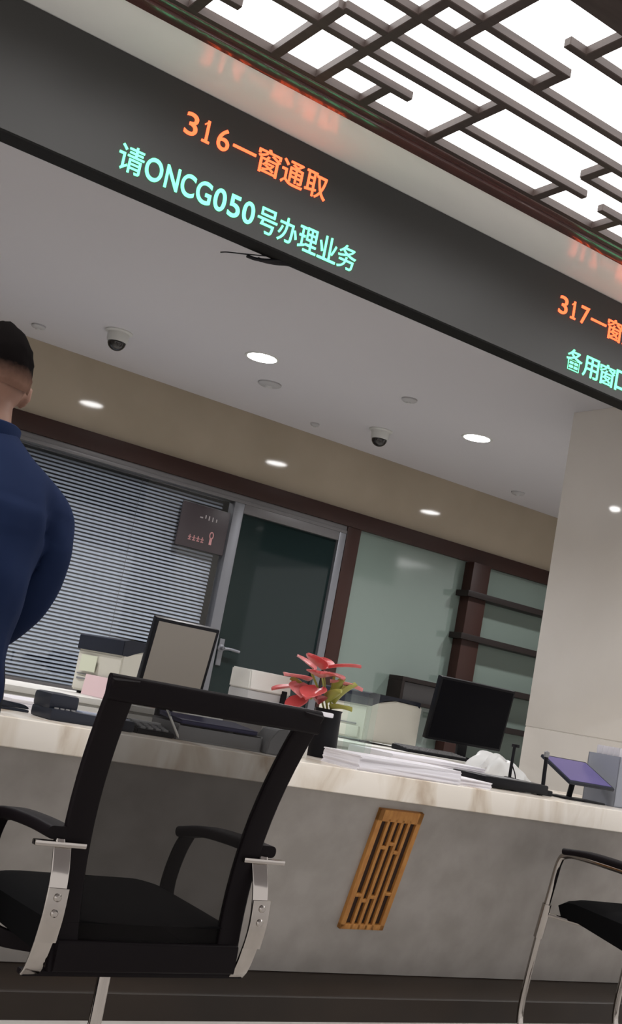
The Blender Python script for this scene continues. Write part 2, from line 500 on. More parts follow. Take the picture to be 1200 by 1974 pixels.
# ------------------------------------------------------------------ LED displays
def glyph(ch, x, z, w, hgt, bold=0.0, y=0.0):
    """a text character fitted into its cell, standing in the xz plane"""
    cu = bpy.data.curves.new('glyph', 'FONT')
    cu.body = ch
    cu.size = 1.0
    cu.offset = bold
    cu.extrude = 0.02
    o = bpy.data.objects.new('glyph', cu)
    col.objects.link(o)
    dg = bpy.context.evaluated_depsgraph_get()
    me = bpy.data.meshes.new_from_object(o.evaluated_get(dg))
    bpy.data.objects.remove(o, do_unlink=True)
    bpy.data.curves.remove(cu)
    b = bmesh.new()
    b.from_mesh(me)
    bpy.data.meshes.remove(me)
    xs = [v.co.x for v in b.verts]; ys = [v.co.y for v in b.verts]
    x0, x1, y0, y1 = min(xs), max(xs), min(ys), max(ys)
    if ch == '一':
        y0, y1 = -0.08, 0.84
    sx = w / (x1 - x0); sy = hgt / (y1 - y0)
    b.transform(Matrix(((sx, 0, 0, x - x0 * sx), (0, 0, -0.1, y), (0, sy, 0, z - y0 * sy), (0, 0, 0, 1))))
    return b

def text_line(cells, m, parent, y):
    mb = MB()
    for ch, x, z, w, hgt, bold in cells:
        mb._merge(glyph(ch, x, z, w, hgt, bold, y), Matrix())
        if ch == '1':
            mb.box(x - 0.010, x + w + 0.008, y - 0.002, y + 0.002, z, z + 0.007)
            mb.sweep([(x - 0.008, y, z + hgt - 0.016), (x + w * 0.5, y, z + hgt - 0.004)], RECT(0.004, 0.007), up=(0, 1, 0))
    return mb.build('text_line', m, parent, smooth=False)

def led(x0, x1, label, red, green):
    t = thing('led_display', label, 'led sign', ((x0 + x1) / 2, YC, 2.59), group='led displays on the fascia')
    MB().box(-(x1 - x0) / 2, (x1 - x0) / 2, -0.004, -0.0005, -0.19, 0.188).build('display_panel', 'fascia', t)
    dx = (x0 + x1) / 2
    for line, m in ((red, 'led_red'), (green, 'led_green')):
        text_line([(c, x - dx, z - 2.59, w, hh, b) for c, x, z, w, hh, b in line], m, t, -0.006)

def digits(s, x, z, pitch, hgt, bold):
    out = []
    for i, ch in enumerate(s):
        if ch == '1':
            out.append((ch, x + i * pitch + pitch * 0.38, z, pitch * 0.15, hgt, bold))
        else:
            out.append((ch, x + i * pitch + pitch * 0.10, z, pitch * 0.76, hgt, bold))
    return out
def han(s, x, z, pitch, hgt, bold):
    out = []
    for i, ch in enumerate(s):
        out.append((ch, x + i * pitch + pitch * 0.04, z, pitch * 0.92, hgt, 0.004))
    return out
RB, GB = 0.004, 0.012
red1 = digits('316', 1.292, 2.625, 0.057, 0.072, RB) + han('一窗通取', 1.465, 2.617, 0.0925, 0.084, RB)
green1 = han('请', 1.113, 2.431, 0.088, 0.084, GB)
for ch, x, w in (('O', 1.204, 0.058), ('N', 1.272, 0.046), ('C', 1.326, 0.048), ('G', 1.380, 0.052), ('0', 1.442, 0.043), ('5', 1.495, 0.042), ('0', 1.547, 0.043)):
    green1.append((ch, x, 2.436, w, 0.073, GB))
green1 += han('号办理业务', 1.600, 2.430, 0.0795, 0.083, GB)
red2 = digits('317', 2.925, 2.625, 0.059, 0.070, RB) + han('一窗通取', 3.104, 2.617, 0.0935, 0.084, RB)
green2 = han('备用窗口', 3.008, 2.430, 0.0925, 0.083, GB)
led(-0.20, 2.42, 'dark led display reading 316 in red over the green call number line', red1, green1)
led(2.42, 5.04, 'dark led display reading 317 in red, cut off at the photo right edge', red2, green2)

# small frayed cable end showing below the fascia
cb = MB()
for dx, dz, r in ((0, 0, 0.006), (0.018, 0.002, 0.005), (0.04, 0.006, 0.006), (0.065, 0.010, 0.005)):
    cb.tube(bez([(1.75 + dx, 3.205, 2.396), (1.72 + dx, 3.222, 2.388 + dz), (1.675 + dx, 3.232, 2.377 + dz), (1.64 + dx, 3.236, 2.376 + dz)], 6), r, 8)
cb.tube(bez([(1.70, 3.215, 2.394), (1.63, 3.24, 2.380), (1.575, 3.245, 2.366), (1.55, 3.245, 2.356)], 6), 0.002, 6)
tag(cb.build('cable_tail', 'black_plastic'), 'short black cable ends drooping below the fascia band under the 316 display', 'cable')

# ------------------------------------------------------------------ ceiling fittings in the office
def downlight(x, y, label):
    t = thing('downlight', label, 'ceiling light', (x, y, ZC), group='recessed downlights in the office ceiling')
    MB().lathe([(0.078, -0.001), (0.084, -0.004), (0.093, -0.004), (0.096, 0.0), (0.090, 0.003), (0.078, 0.003)], 40, cap=False).build('bezel', 'off_white', t)
    MB().lathe([(0.0, -0.0035), (0.080, -0.0035), (0.080, -0.001), (0.0, -0.001)], 40, cap=False).build('lens', 'lens', t)
    ld = bpy.data.lights.new('downlight_lamp', 'AREA')
    ld.shape = 'DISK'
    ld.size = 0.15
    ld.energy = DOWN_W
    ld.spread = R(135)
    ld.color = (1.0, 0.975, 0.985)
    lo = bpy.data.objects.new('downlight_lamp', ld)
    col.objects.link(lo)
    lo.parent = t
    lo.location = (0, 0, -0.012)
downlight(2.945, 5.39, 'bright round downlight left of the middle dome camera, nearer the photo centre')
downlight(4.523, 5.386, 'bright round downlight right of the middle dome camera, near the pillar')
downlight(1.365, 5.39, 'round downlight beyond the left edge of the photo')
downlight(6.10, 5.39, 'round downlight hidden behind the pillar')

def dome(x, y, label):
    t = thing('dome_camera', label, 'security camera', (x, y, ZC), group='dome cameras on the office ceiling')
    MB().lathe([(0.075, 0), (0.075, -0.006), (0.060, -0.012), (0.057, -0.05), (0.053, -0.062), (0.0, -0.062)], 32, cap=False).build('base', 'off_white', t)
    pr = [(0.050, -0.055)] + [(0.050 * math.cos(R(a)), -0.06 - 0.048 * math.sin(R(a))) for a in range(0, 90, 10)] + [(0, -0.108)]
    MB().lathe(pr, 32, cap=False).build('dome', 'dark_dome', t)
dome(2.295, 5.84, 'black dome camera on a white base, above the man and the blind')
dome(4.18, 5.92, 'black dome camera on a white base, between the two bright downlights')

def detector(x, y, label, r=0.05):
    t = thing('smoke_detector', label, 'detector', (x, y, ZC), group='small grey ceiling detectors')
    MB().lathe([(r, 0), (r, -0.008), (r * 0.8, -0.016), (r * 0.45, -0.02), (0, -0.02)], 28, cap=False).build('housing', 'detector', t)
    MB().lathe([(r * 0.35, -0.019), (r * 0.3, -0.026), (0, -0.026)], 20, cap=False).build('cap', 'lt_grey', t)
detector(3.247, 5.79, 'faint grey ceiling detector just below the left bright downlight', 0.07)
detector(3.797, 5.157, 'faint grey ceiling detector above the right dome camera', 0.045)
detector(1.988, 6.25, 'faint grey ceiling detector above the head of the man', 0.04)
detector(3.91, 6.28, 'tiny grey ceiling detector against the cream wall band', 0.03)
detector(5.70, 6.23, 'faint grey ceiling detector in the corner by the pillar', 0.05)

# ------------------------------------------------------------------ wooden shelf unit on the back wall
su = thing('wall_shelf_unit', 'dark wooden shelving with an upright post in front of the frosted glass', 'shelf', (5.68, YB, 0))
MB().box(-0.09, 0.08, -0.10, -0.001, 0, 2.236, 0.004).build('upright', 'dark_wood', su)
for z in (2.0, 1.688, 1.358, 1.085, 0.78):
    MB().box(-0.135, 2.6, -0.14, -0.002, z - 0.023, z + 0.020, 0.003).build('shelf_board', 'black_wood', su)
MB().box(-0.61, -0.14, -0.16, -0.002, 1.283, 1.313, 0.003).build('side_shelf', 'black_wood', su)
MB().box(-0.61, -0.14, -0.16, -0.002, 1.13, 1.155, 0.003).build('side_shelf', 'black_wood', su)
MB().box(-0.61, -0.585, -0.16, -0.002, 1.155, 1.283, 0.003).build('side_shelf_end', 'black_wood', su)
MB().box(-0.585, -0.14, -0.02, -0.002, 1.155, 1.283).build('side_shelf_back', 'alu_dark', su)

# ------------------------------------------------------------------ the service counter
WT = 0.825
wt = MB().box(0.1, 4.326, YC, 3.95, 0.743, WT, 0.006, seg=3).box(4.326, 6.2, YC, 3.555, 0.743, WT, 0.006, seg=3)
wt = wt.build('counter_worktop', 'marble')
tag(wt, 'long cream veined marble worktop of the service counter', 'countertop')
cbase = thing('service_counter', 'grey stone counter front leaning inward over a dark plinth', 'counter', (2.5, 3.40, 0))
def pY(z): return 3.185 + 0.30 * (0.743 - z) - 3.40
p = MB()
p.prism([(pY(0.742), 0.742), (pY(0.742) + 0.05, 0.742), (pY(0.118) + 0.05, 0.118), (pY(0.118), 0.118)], -2.4, 3.7, Matrix(((0, 1, 0, 0), (1, 0, 0, 0), (0, 0, 1, 0), (0, 0, 0, 1))))
p.build('front_panel', 'panel', cbase)
MB().box(-2.35, 1.75, 0.33, 0.36, 0.0, 0.742).build('back_panel', 'plain_wall', cbase)
p = MB()
p.prism([(-0.175, 0), (-0.175, 0.076), (-0.168, 0.083), (-0.022, 0.117), (0.06, 0.117), (0.06, 0)], -2.4, 3.7, Matrix(((0, 1, 0, 0), (1, 0, 0, 0), (0, 0, 1, 0), (0, 0, 0, 1))))
p.build('plinth', 'plinth', cbase)
# honey wood grille set on the sloping panel
tilt = math.atan(0.30)
gm = Matrix.Translation((2.628 - 2.5, pY(0.5005), 0.5005)) @ Matrix.Rotation(tilt, 4, 'X') @ Matrix.Rotation(R(-1.0), 4, 'Y')
g = MB()
GW, GH = 0.190, 0.445
g.box(-GW / 2, GW / 2, -0.003, 0.0, -GH / 2, GH / 2)
fr_ = 0.020
g.box(-GW / 2, -GW / 2 + fr_, -0.016, 0, -GH / 2, GH / 2, 0.002)
g.box(GW / 2 - fr_, GW / 2, -0.016, 0, -GH / 2, GH / 2, 0.002)
g.box(-GW / 2, GW / 2, -0.016, 0, GH / 2 - 0.042, GH / 2, 0.002)
g.box(-GW / 2, GW / 2, -0.016, 0, -GH / 2, -GH / 2 + fr_, 0.002)
iw = GW - 2 * fr_
for k in range(1, 5):
    x = -iw / 2 + iw * k / 5
    g.box(x - 0.0060, x + 0.0060, -0.016, 0, -GH / 2, GH / 2 - 0.03, 0.0015, seg=1)
for k, zz in ((0, -0.095), (1, 0.085), (2, -0.10), (3, 0.070), (4, -0.085), (1, -0.115), (2, 0.10)):
    x = -iw / 2 + iw * (k + 0.5) / 5
    g.box(x - 0.015, x + 0.015, -0.016, 0, zz - 0.006, zz + 0.006, 0.0015, seg=1)
g.bm.transform(gm)
grille = g.build('vent_grille', 'grille', cbase)
grille['label'] = 'honey coloured wooden slot grille'
b2 = MB().box(-iw / 2, iw / 2, -0.0045, -0.0032, -GH / 2 + fr_, GH / 2 - 0.042)
b2.bm.transform(gm)
b2.build('grille_backing', 'grille_dark', grille)

# low cabinet behind the clerks
lcab = thing('low_cabinet', 'white low cabinet carrying the printers behind the counter', 'cabinet', (3.1, 4.8, 0))
MB().box(-1.75, 1.75, -0.33, 0.32, 0.06, 0.845, 0.003).build('body', 'white_plastic', lcab)
MB().box(-1.77, 1.77, -0.35, 0.34, 0.845, 0.87, 0.004).build('cabinet_top', 'white_plastic', lcab)
MB().box(-1.70, 1.70, -0.30, 0.30, 0.0, 0.06).build('kick', 'grey_plastic', lcab)
for k in range(7):
    dr = MB().box(-1.745 + k * 0.4986 + 0.004, -1.745 + (k + 1) * 0.4986 - 0.004, -0.348, -0.331, 0.075, 0.835, 0.003).build('door', 'white_plastic', lcab)
    MB().box(-1.745 + (k + 1) * 0.4986 - 0.05, -1.745 + (k + 1) * 0.4986 - 0.04, -0.368, -0.348, 0.5, 0.62, 0.003).build('handle', 'alu', dr)

# ------------------------------------------------------------------ office machines
def printer(label, loc, rz, w=0.42, hgt=0.25):
    t = thing('laser_printer', label, 'printer', loc, (0, 0, rz), group='laser printers behind the counter')
    dp = 0.40
    b = MB()
    # side profile (y, z): tall rear, curved front
    prof = [(-dp / 2, 0.012), (-dp / 2, hgt * 0.72), (-dp / 2 + 0.015, hgt * 0.80), (-dp / 2 + 0.10, hgt * 0.84), (-dp / 2 + 0.20, hgt * 0.92), (dp / 2, hgt * 0.90), (dp / 2, 0.012)]
    b.prism(prof, -w / 2, w / 2, Matrix(((0, 1, 0, 0), (1, 0, 0, 0), (0, 0, 1, 0), (0, 0, 0, 1))), bevel=0.006)
    b.build('body', 'cream_plastic', t)
    lid = MB()
    n = 14
    poly = [(-dp / 2 - 0.008, hgt * 0.97), (-dp / 2 + 0.02, hgt), (dp / 2 - 0.02, hgt * 0.985), (dp / 2 - 0.02, hgt * 0.86)]
    for k in range(n + 1):                                         # the lower edge dips in a curve towards the front
        u = k / n
        poly.append((dp / 2 - 0.03 - u * (dp - 0.05), hgt * (0.93 - 0.05 * abs(u - 0.4)) - hgt * 0.17 * max(0, (u - 0.55) / 0.45) ** 1.6))
    poly.append((-dp / 2 - 0.008, hgt * 0.735))
    lid.prism(poly, -w / 2 - 0.004, w / 2 + 0.004, Matrix(((0, 1, 0, 0), (1, 0, 0, 0), (0, 0, 1, 0), (0, 0, 0, 1))), bevel=0.002)
    lid.build('lid', 'navy_plastic', t)
    MB().box(-w / 2 + 0.03, w / 2 - 0.03, -dp / 2 - 0.012, -dp / 2 + 0.01, 0.02, 0.075, 0.004).build('paper_tray', 'cream_plastic', t)
    MB().box(-w / 2 + 0.05, -w / 2 + 0.14, -dp / 2 - 0.015, -dp / 2, 0.062, 0.07, 0.001).box(-w / 2 + 0.03, w / 2 - 0.06, -dp / 2 - 0.006, -dp / 2, 0.083, 0.089, 0.001).build('tray_slot', 'grey_plastic', t)
    MB().box(-w / 2 + 0.09, -w / 2 + 0.14, -dp / 2 - 0.006, -dp / 2, hgt * 0.60, hgt * 0.64, 0.001).build('button', 'black_plastic', t)
    for sx in (-1, 1):
        for sy in (-1, 1):
            MB().lathe([(0.014, 0), (0.014, 0.014)], 12, Matrix.Translation((sx * (w / 2 - 0.03), sy * (dp / 2 - 0.03), 0))).build('foot', 'black_plastic', t)
    return t
printer('cream laser printer with dark lid beside the left monitor, in front of the blind', (2.30, 4.78, 0.87), R(-82), 0.36, 0.262)
printer('cream laser printer with dark lid left of the black monitor, before frosted glass', (3.74, 4.94, 0.87), R(-82), 0.36, 0.252)

# sheets added to carry the led displays' coloured reflections on the left printer
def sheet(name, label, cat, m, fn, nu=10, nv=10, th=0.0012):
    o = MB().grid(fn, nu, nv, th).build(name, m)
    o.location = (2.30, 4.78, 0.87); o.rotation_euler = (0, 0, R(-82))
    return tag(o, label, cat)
sheet('reflection_sheet', 'pink sheet standing in for reflected led light on the lower front of the left printer', 'paper', 'tint_pink',  # no real paper, a sheet added for the led reflection
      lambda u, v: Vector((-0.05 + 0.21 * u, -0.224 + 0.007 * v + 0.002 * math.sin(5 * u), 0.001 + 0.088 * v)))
sheet('reflection_sheet', 'salmon sheet standing in for reflected led light on the right side of the left printer', 'paper', 'tint_salmon',  # no real paper, a sheet added for the led reflection
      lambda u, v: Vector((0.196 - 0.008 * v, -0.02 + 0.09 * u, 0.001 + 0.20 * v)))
sheet('reflection_sheet', 'pale green sheet standing in for reflected led light on the left printer front', 'paper', 'tint_green',  # no real paper, a sheet added for the led reflection
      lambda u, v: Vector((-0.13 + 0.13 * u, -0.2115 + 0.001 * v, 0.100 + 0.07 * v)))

# left monitor, seen from the public side
def monitor(label, loc, rot, w, hgt, face, base_h, tiltx, group='monitors behind the counter'):
    t = thing('monitor', label, 'monitor', loc, rot, group)
    tm = Matrix.Translation((0, 0, base_h + hgt / 2)) @ Matrix.Rotation(tiltx, 4, 'X')
    b = MB().box(-w / 2, w / 2, -0.018, 0.018, -hgt / 2, hgt / 2, 0.005)
    b.bm.transform(tm); b.build('housing', 'black_plastic', t)
    b = MB().box(-w / 2 + 0.012, w / 2 - 0.012, -0.0195, -0.017, -hgt / 2 + 0.014, hgt / 2 - 0.012)
    b.bm.transform(tm); b.build('face_panel', face, t)
    MB().box(-0.03, 0.03, 0.012, 0.035, 0.012, base_h + hgt * 0.45, 0.004).build('stand', 'black_plastic', t)
    MB().lathe([(0.105, 0), (0.105, 0.006), (0.095, 0.012), (0.03, 0.016), (0, 0.016)], 32, Matrix.Translation((0, 0.02, 0)) @ Matrix.Diagonal((1, 0.8, 1, 1)), cap=False).build('base', 'black_plastic', t)
    return t
monitor('black framed monitor with a blank grey face, standing behind the mesh chair', (1.945, 3.74, WT), (0, 0, R(-6)), 0.245, 0.290, 'screen_grey', 0.098, R(12))
monitor('all black monitor beside the pillar, right of the cream printer', (4.23, 4.72, 0.87), (0, 0, R(-4)), 0.50, 0.335, 'screen_black', 0.075, R(9))

# keyboard in front of the black monitor
kb = thing('keyboard', 'flat black keyboard in front of the black monitor', 'keyboard', (3.86, 4.54, 0.87), (0, 0, R(2)))
MB().prism([(-0.065, 0), (-0.065, 0.012), (0.065, 0.026), (0.065, 0)], -0.21, 0.21, Matrix(((0, 1, 0, 0), (1, 0, 0, 0), (0, 0, 1, 0), (0, 0, 0, 1))), bevel=0.003).build('case', 'black_plastic', kb)
k_ = MB()
for r_ in range(5):
    for c in range(16):
        y = -0.05 + r_ * 0.0235
        z = 0.0135 + (y + 0.065) / 0.13 * 0.014
        k_.box(-0.195 + c * 0.0245, -0.175 + c * 0.0245, y, y + 0.019, z, z + 0.005)
k_.build('keys', 'grey_plastic', kb)

# white device with a black slot, white tissue box
wb = thing('ticket_printer', 'white box shaped ticket printer with a black slot, left of the red flowers', 'printer', (2.345, 3.80, WT), (0, 0, R(-3)))
MB().box(-0.088, 0.088, -0.08, 0.08, 0.0, 0.195, 0.006).build('body', 'lt_grey', wb)
MB().prism([(-0.086, 0.195), (-0.074, 0.268), (0.08, 0.272), (0.08, 0.195)], -0.090, 0.090, Matrix(((0, 1, 0, 0), (1, 0, 0, 0), (0, 0, 1, 0), (0, 0, 0, 1))), bevel=0.005).build('cover', 'white_plastic', wb)
MB().box(0.050, 0.072, -0.090, -0.078, 0.150, 0.212, 0.003).build('slot', 'black_plastic', wb)

tb = thing('tissue_box', 'low white box under the red flowers, right of the ticket printer', 'box', (2.288, 3.43, WT), (0, 0, R(-2)))
MB().box(-0.10, 0.035, -0.055, 0.055, 0, 0.150, 0.003).build('carton', 'white_plastic', tb)
MB().box(-0.10, 0.115, -0.055, 0.055, 0.150, 0.166, 0.004).build('box_lid', 'paper', tb)

# flower pot with anthurium, clear plastic sleeve
fp = thing('flower_pot', 'coral red flowers with yellow green leaves in a black pot on the counter', 'potted plant', (2.525, 3.585, WT))
MB().lathe([(0.0, 0), (0.050, 0), (0.056, 0.02), (0.052, 0.10), (0.050, 0.170), (0.054, 0.178), (0.046, 0.178), (0.044, 0.165), (0, 0.165)], 36, cap=False).build('pot', 'black_plastic', fp)
def petal(px, py, pz, yaw, pit, L, W, m, name, curl=0.25):
    mtx = Matrix.Translation((px, py, pz)) @ Matrix.Rotation(yaw, 4, 'Z') @ Matrix.Rotation(-pit, 4, 'Y')
    def fn(u, v):
        wv = W * (math.sin(math.pi * min(1.0, u * 0.96 + 0.04)) ** 0.6) * (1 - 0.25 * u)
        y = (v - 0.5) * 2
        return Vector((L * u, y * wv / 2, curl * L * (0.35 * y * y - 0.6 * u * u + 0.3 * u)))
    return MB().grid(fn, 12, 8, 0.002, mtx).build(name, m, fp)
FX = -0.055
for px, py, pz, yw, pt, L, W, m in (
        (-0.02, -0.02, 0.315, 200, 25, 0.11, 0.09, 'flower_red'), (0.0, -0.03, 0.325, 330, 15, 0.12, 0.09, 'flower_red'),
        (-0.06, 0.0, 0.265, 190, 5, 0.12, 0.12, 'flower_pink'), (-0.04, -0.05, 0.245, 215, -20, 0.12, 0.11, 'flower_red'),
        (0.02, -0.03, 0.275, 345, 0, 0.13, 0.05, 'flower_pink'), (0.02, 0.03, 0.32, 60, 30, 0.09, 0.09, 'flower_red'),
        (-0.07, 0.03, 0.235, 170, -10, 0.11, 0.11, 'flower_red'), (-0.02, 0.03, 0.31, 120, 30, 0.09, 0.09, 'flower_pink'),
        (-0.03, -0.03, 0.285, 235, 10, 0.11, 0.12, 'flower_red'), (-0.07, -0.01, 0.205, 200, -35, 0.10, 0.10, 'flower_red'),
        (0.0, -0.02, 0.305, 285, -5, 0.09, 0.09, 'flower_pink'), (-0.09, 0.01, 0.25, 250, -30, 0.09, 0.10, 'flower_pink')):
    petal(px + FX, py, pz, R(yw), R(pt), L, W, m, 'petal')
for px, py, pz, yw, pt, L, W, m in ((0.0, -0.03, 0.20, 260, 30, 0.11, 0.06, 'leaf'), (0.04, -0.02, 0.20, 310, 55, 0.11, 0.05, 'leaf'), (0.02, -0.03, 0.18, 285, 10, 0.10, 0.06, 'leaf'), (-0.03, -0.02, 0.19, 230, 15, 0.11, 0.07, 'leaf_red'), (0.05, 0.0, 0.22, 350, 45, 0.10, 0.05, 'leaf'), (-0.04, 0.02, 0.2, 160, 40, 0.11, 0.06, 'leaf'), (0.03, -0.02, 0.225, 270, 60, 0.09, 0.05, 'leaf')):
    petal(px + FX * 0.6, py, pz, R(yw), R(pt), L, W, m, 'leaf', 0.4)
for a in range(6):
    an = a * 1.05
    MB().tube(bez([(0.012 * math.cos(an), 0.012 * math.sin(an), 0.16), (0.025 * math.cos(an) + FX * 0.5, 0.025 * math.sin(an), 0.23), (0.05 * math.cos(an) + FX, 0.05 * math.sin(an), 0.30)], 5), 0.003, 6).build('stem', 'leaf', fp)
sv = thing('plastic_sleeve', 'clear plastic display holder standing right of the flowers', 'holder', (2.74, 3.66, WT), (0, 0, R(-3)))
MB().box(-0.065, 0.065, -0.002, 0.002, 0.004, 0.27, 0.001).build('front_sheet', 'sleeve', sv)
MB().box(-0.065, 0.065, 0.04, 0.044, 0.004, 0.25, 0.001).build('rear_sheet', 'sleeve', sv)
MB().box(-0.07, 0.07, -0.03, 0.07, 0.0, 0.004, 0.001).build('foot_plate', 'sleeve', sv)

# ------------------------------------------------------------------ counter clutter, left
pos = thing('card_terminal', 'dark card terminal with a pale lit screen, left of the mesh chair', 'terminal', (1.50, 3.36, WT), (0, 0, R(2)))
MB().box(-0.165, 0.115, -0.075, 0.075, 0.0, 0.034, 0.008).build('body', 'navy_plastic', pos)
MB().box(-0.165, -0.07, -0.05, 0.075, 0.03, 0.078, 0.012).build('reader_head', 'navy_plastic', pos)
MB().box(-0.06, 0.100, -0.062, 0.035, 0.033, 0.037, 0.001).build('screen', 'screen_blue', pos)
for k in range(4):
    MB().lathe([(0.007, 0), (0.007, 0.004)], 10, Matrix.Translation((-0.145 + k * 0.018, -0.062, 0.034))).build('key', 'grey_plastic', pos)
def stack(name, label, cat, x, y, z, w, dpt, n, t, rz, m, jit=0.003):
    mb = MB()
    hh = 0
    for k in range(n):
        jx, jy, ja = random.uniform(-jit, jit), random.uniform(-jit, jit), random.uniform(-0.02, 0.02)
        mb.box(-w / 2, w / 2, -dpt / 2, dpt / 2, hh, hh + t, mtx=Matrix.Translation((jx, jy, 0)) @ Matrix.Rotation(ja, 4, 'Z'))
        hh += t
    o = mb.build(name, m)
    o.location = (x, y, z); o.rotation_euler = (0, 0, rz)
    return tag(o, label, cat)
stack('paper_stack', 'loose white paper stack at the left end of the counter, by the man', 'papers', 1.45, 3.80, WT, 0.24, 0.26, 7, 0.004, R(8), 'paper')
pn = thing('stapler', 'dark stapler on the counter at the left edge, before the papers', 'stapler', (1.28, 3.50, WT), (0, 0, R(-4)))
MB().box(-0.09, 0.07, -0.016, 0.016, 0.0, 0.008, 0.003).build('base', 'navy_plastic', pn)
MB().prism([(-0.09, 0.008), (-0.09, 0.024), (-0.06, 0.03), (0.055, 0.022), (0.07, 0.014), (0.07, 0.010)], -0.015, 0.015, bevel=0.003).build('arm', 'navy_plastic', pn)

# things seen through the chair mesh
cal = thing('calculator', 'black desk calculator on the counter, seen through the chair mesh', 'calculator', (1.70, 3.37, WT), (0, 0, R(-3)))
MB().prism([(-0.07, 0), (-0.07, 0.015), (0.06, 0.035), (0.07, 0.034), (0.07, 0)], -0.065, 0.065, Matrix(((0, 1, 0, 0), (1, 0, 0, 0), (0, 0, 1, 0), (0, 0, 0, 1))), bevel=0.004).build('body', 'black_plastic', cal)
MB().box(-0.05, 0.05, 0.015, 0.05, 0.029, 0.037, 0.002).build('display', 'lt_grey', cal)
k_ = MB()
for r_ in range(4):
    for c in range(4):
        k_.box(-0.05 + c * 0.026, -0.032 + c * 0.026, -0.062 + r_ * 0.018, -0.048 + r_ * 0.018, 0.016 + r_ * 0.003, 0.023 + r_ * 0.003, 0.002)
k_.build('keys', 'grey_plastic', cal)
tr = thing('document_tray', 'grey plastic document tray on the counter behind the chair back', 'tray', (1.93, 3.40, WT), (0, 0, R(-2)))
MB().box(-0.155, 0.155, -0.10, 0.10, 0, 0.006, 0.002).box(-0.155, 0.155, -0.10, -0.094, 0.004, 0.045, 0.002).box(-0.155, 0.155, 0.094, 0.10, 0.004, 0.055, 0.002).box(-0.155, -0.149, -0.10, 0.10, 0.004, 0.05, 0.002).box(0.149, 0.155, -0.10, 0.10, 0.004, 0.05, 0.002).build('tray_body', 'grey_plastic', tr)
fo = MB().box(-0.14, 0.14, -0.088, 0.088, 0.0, 0.012, 0.003).box(-0.142, 0.142, -0.088, 0.09, 0.012, 0.0135, 0.0).build('folder', 'blue_folder')
fo.location = (1.93, 3.40, WT + 0.064); fo.rotation_euler = (R(4), 0, R(-2))
tag(fo, 'indigo folder lying on top of the grey document tray', 'folder')
fo.location.z = WT + 0.0561
pe = thing('pen', 'white pen leaning out of the tray, seen through the chair mesh', 'pen', (1.772, 3.285, WT + 0.004), (R(-38), R(-18), 0))
MB().lathe([(0, 0), (0.002, 0.006), (0.004, 0.012), (0.004, 0.12), (0.0, 0.125)], 12, cap=False).build('barrel', 'white_plastic', pe)
MB().box(-0.001, 0.001, -0.007, -0.004, 0.08, 0.12).build('clip', 'alu', pe)
ch_ = thing('leaflet_holder', 'grey curved leaflet holder behind the right side of the chair back', 'holder', (2.152, 3.318, WT), (0, 0, R(-2)))
MB().prism([(-0.06, 0), (-0.056, 0.045), (-0.03, 0.082), (0.005, 0.09), (0.03, 0.05), (0.045, 0.004), (0.045, 0)], -0.05, 0.05, bevel=0.003).build('shell', 'grey_plastic', ch_)
MB().box(0.05, 0.054, -0.045, 0.045, 0, 0.098, 0.001).box(-0.02, 0.05, -0.045, -0.041, 0.0, 0.003).build('card', 'pale_card', ch_)

# ------------------------------------------------------------------ counter clutter, right
stack('paper_stack', 'thick white paper stack right of the chair back, nearest the counter edge', 'papers', 2.62, 3.275, WT, 0.46, 0.21, 11, 0.0045, R(1), 'paper')
stack('paper_stack', 'white paper stack in the middle of the counter, before the black keyboard', 'papers', 2.955, 3.34, WT, 0.17, 0.26, 6, 0.004, R(-3), 'paper')
stack('paper_stack', 'white paper stack at the back of the counter, before the cream printer', 'papers', 3.12, 3.75, WT, 0.50, 0.28, 14, 0.004, R(1), 'paper')

bgm = MB()
def blob(u, v):
    a = u * 2 * math.pi
    ph = v * math.pi * 0.5
    r = 1 + 0.13 * math.sin(3 * a + 2 * v) + 0.09 * math.sin(7 * a + 5 * v) + 0.06 * math.sin(11 * a - 9 * v)
    x = 0.19 * math.cos(a) * math.cos(ph) ** 0.7 * r
    y = 0.09 * math.sin(a) * math.cos(ph) ** 0.7 * r
    hgt = 0.135 * (1 - 0.75 * max(0, min(1, (x + 0.12) / 0.30)))
    return Vector((x, y, 0.001 + hgt * math.sin(ph) * (1 + 0.10 * math.sin(5 * a + 3 * v))))
bgm.grid(blob, 60, 16)
bo = bgm.build('plastic_bag', 'bag')
bo.location = (3.60, 3.74, WT); bo.rotation_euler = (0, 0, R(4))
tag(bo, 'crumpled white plastic bag on the counter under the black monitor', 'bag')

dc = thing('document_camera', 'black document camera with a flat base and a slim upright post', 'document camera', (3.29, 3.43, WT), (0, 0, R(-1)))
MB().box(-0.17, 0.165, -0.10, 0.10, 0.004, 0.042, 0.007).build('base', 'black_plastic', dc)
MB().box(-0.10, 0.09, -0.08, 0.05, 0.0415, 0.0432, 0.001).build('scan_mat', 'grey_plastic', dc)
for sx in (-1, 1):
    for sy in (-1, 1):
        MB().lathe([(0.012, 0), (0.012, 0.005)], 12, Matrix.Translation((sx * 0.145, sy * 0.075, 0))).build('foot', 'black_plastic', dc)
MB().tube([(0.115, 0.075, 0.02), (0.117, 0.078, 0.09), (0.121, 0.08, 0.172)], 0.0065, 12).box(0.1, 0.13, 0.06, 0.095, 0.024, 0.045, 0.004).build('post', 'black_plastic', dc)
MB().box(0.112, 0.130, 0.060, 0.09, 0.165, 0.178, 0.003).build('camera_head', 'black_plastic', dc)
MB().tube(bez([(0.12, 0.082, 0.10), (0.15, 0.085, 0.06), (0.165, 0.09, 0.03)], 6), 0.0025, 8).build('cable', 'black_plastic', dc)

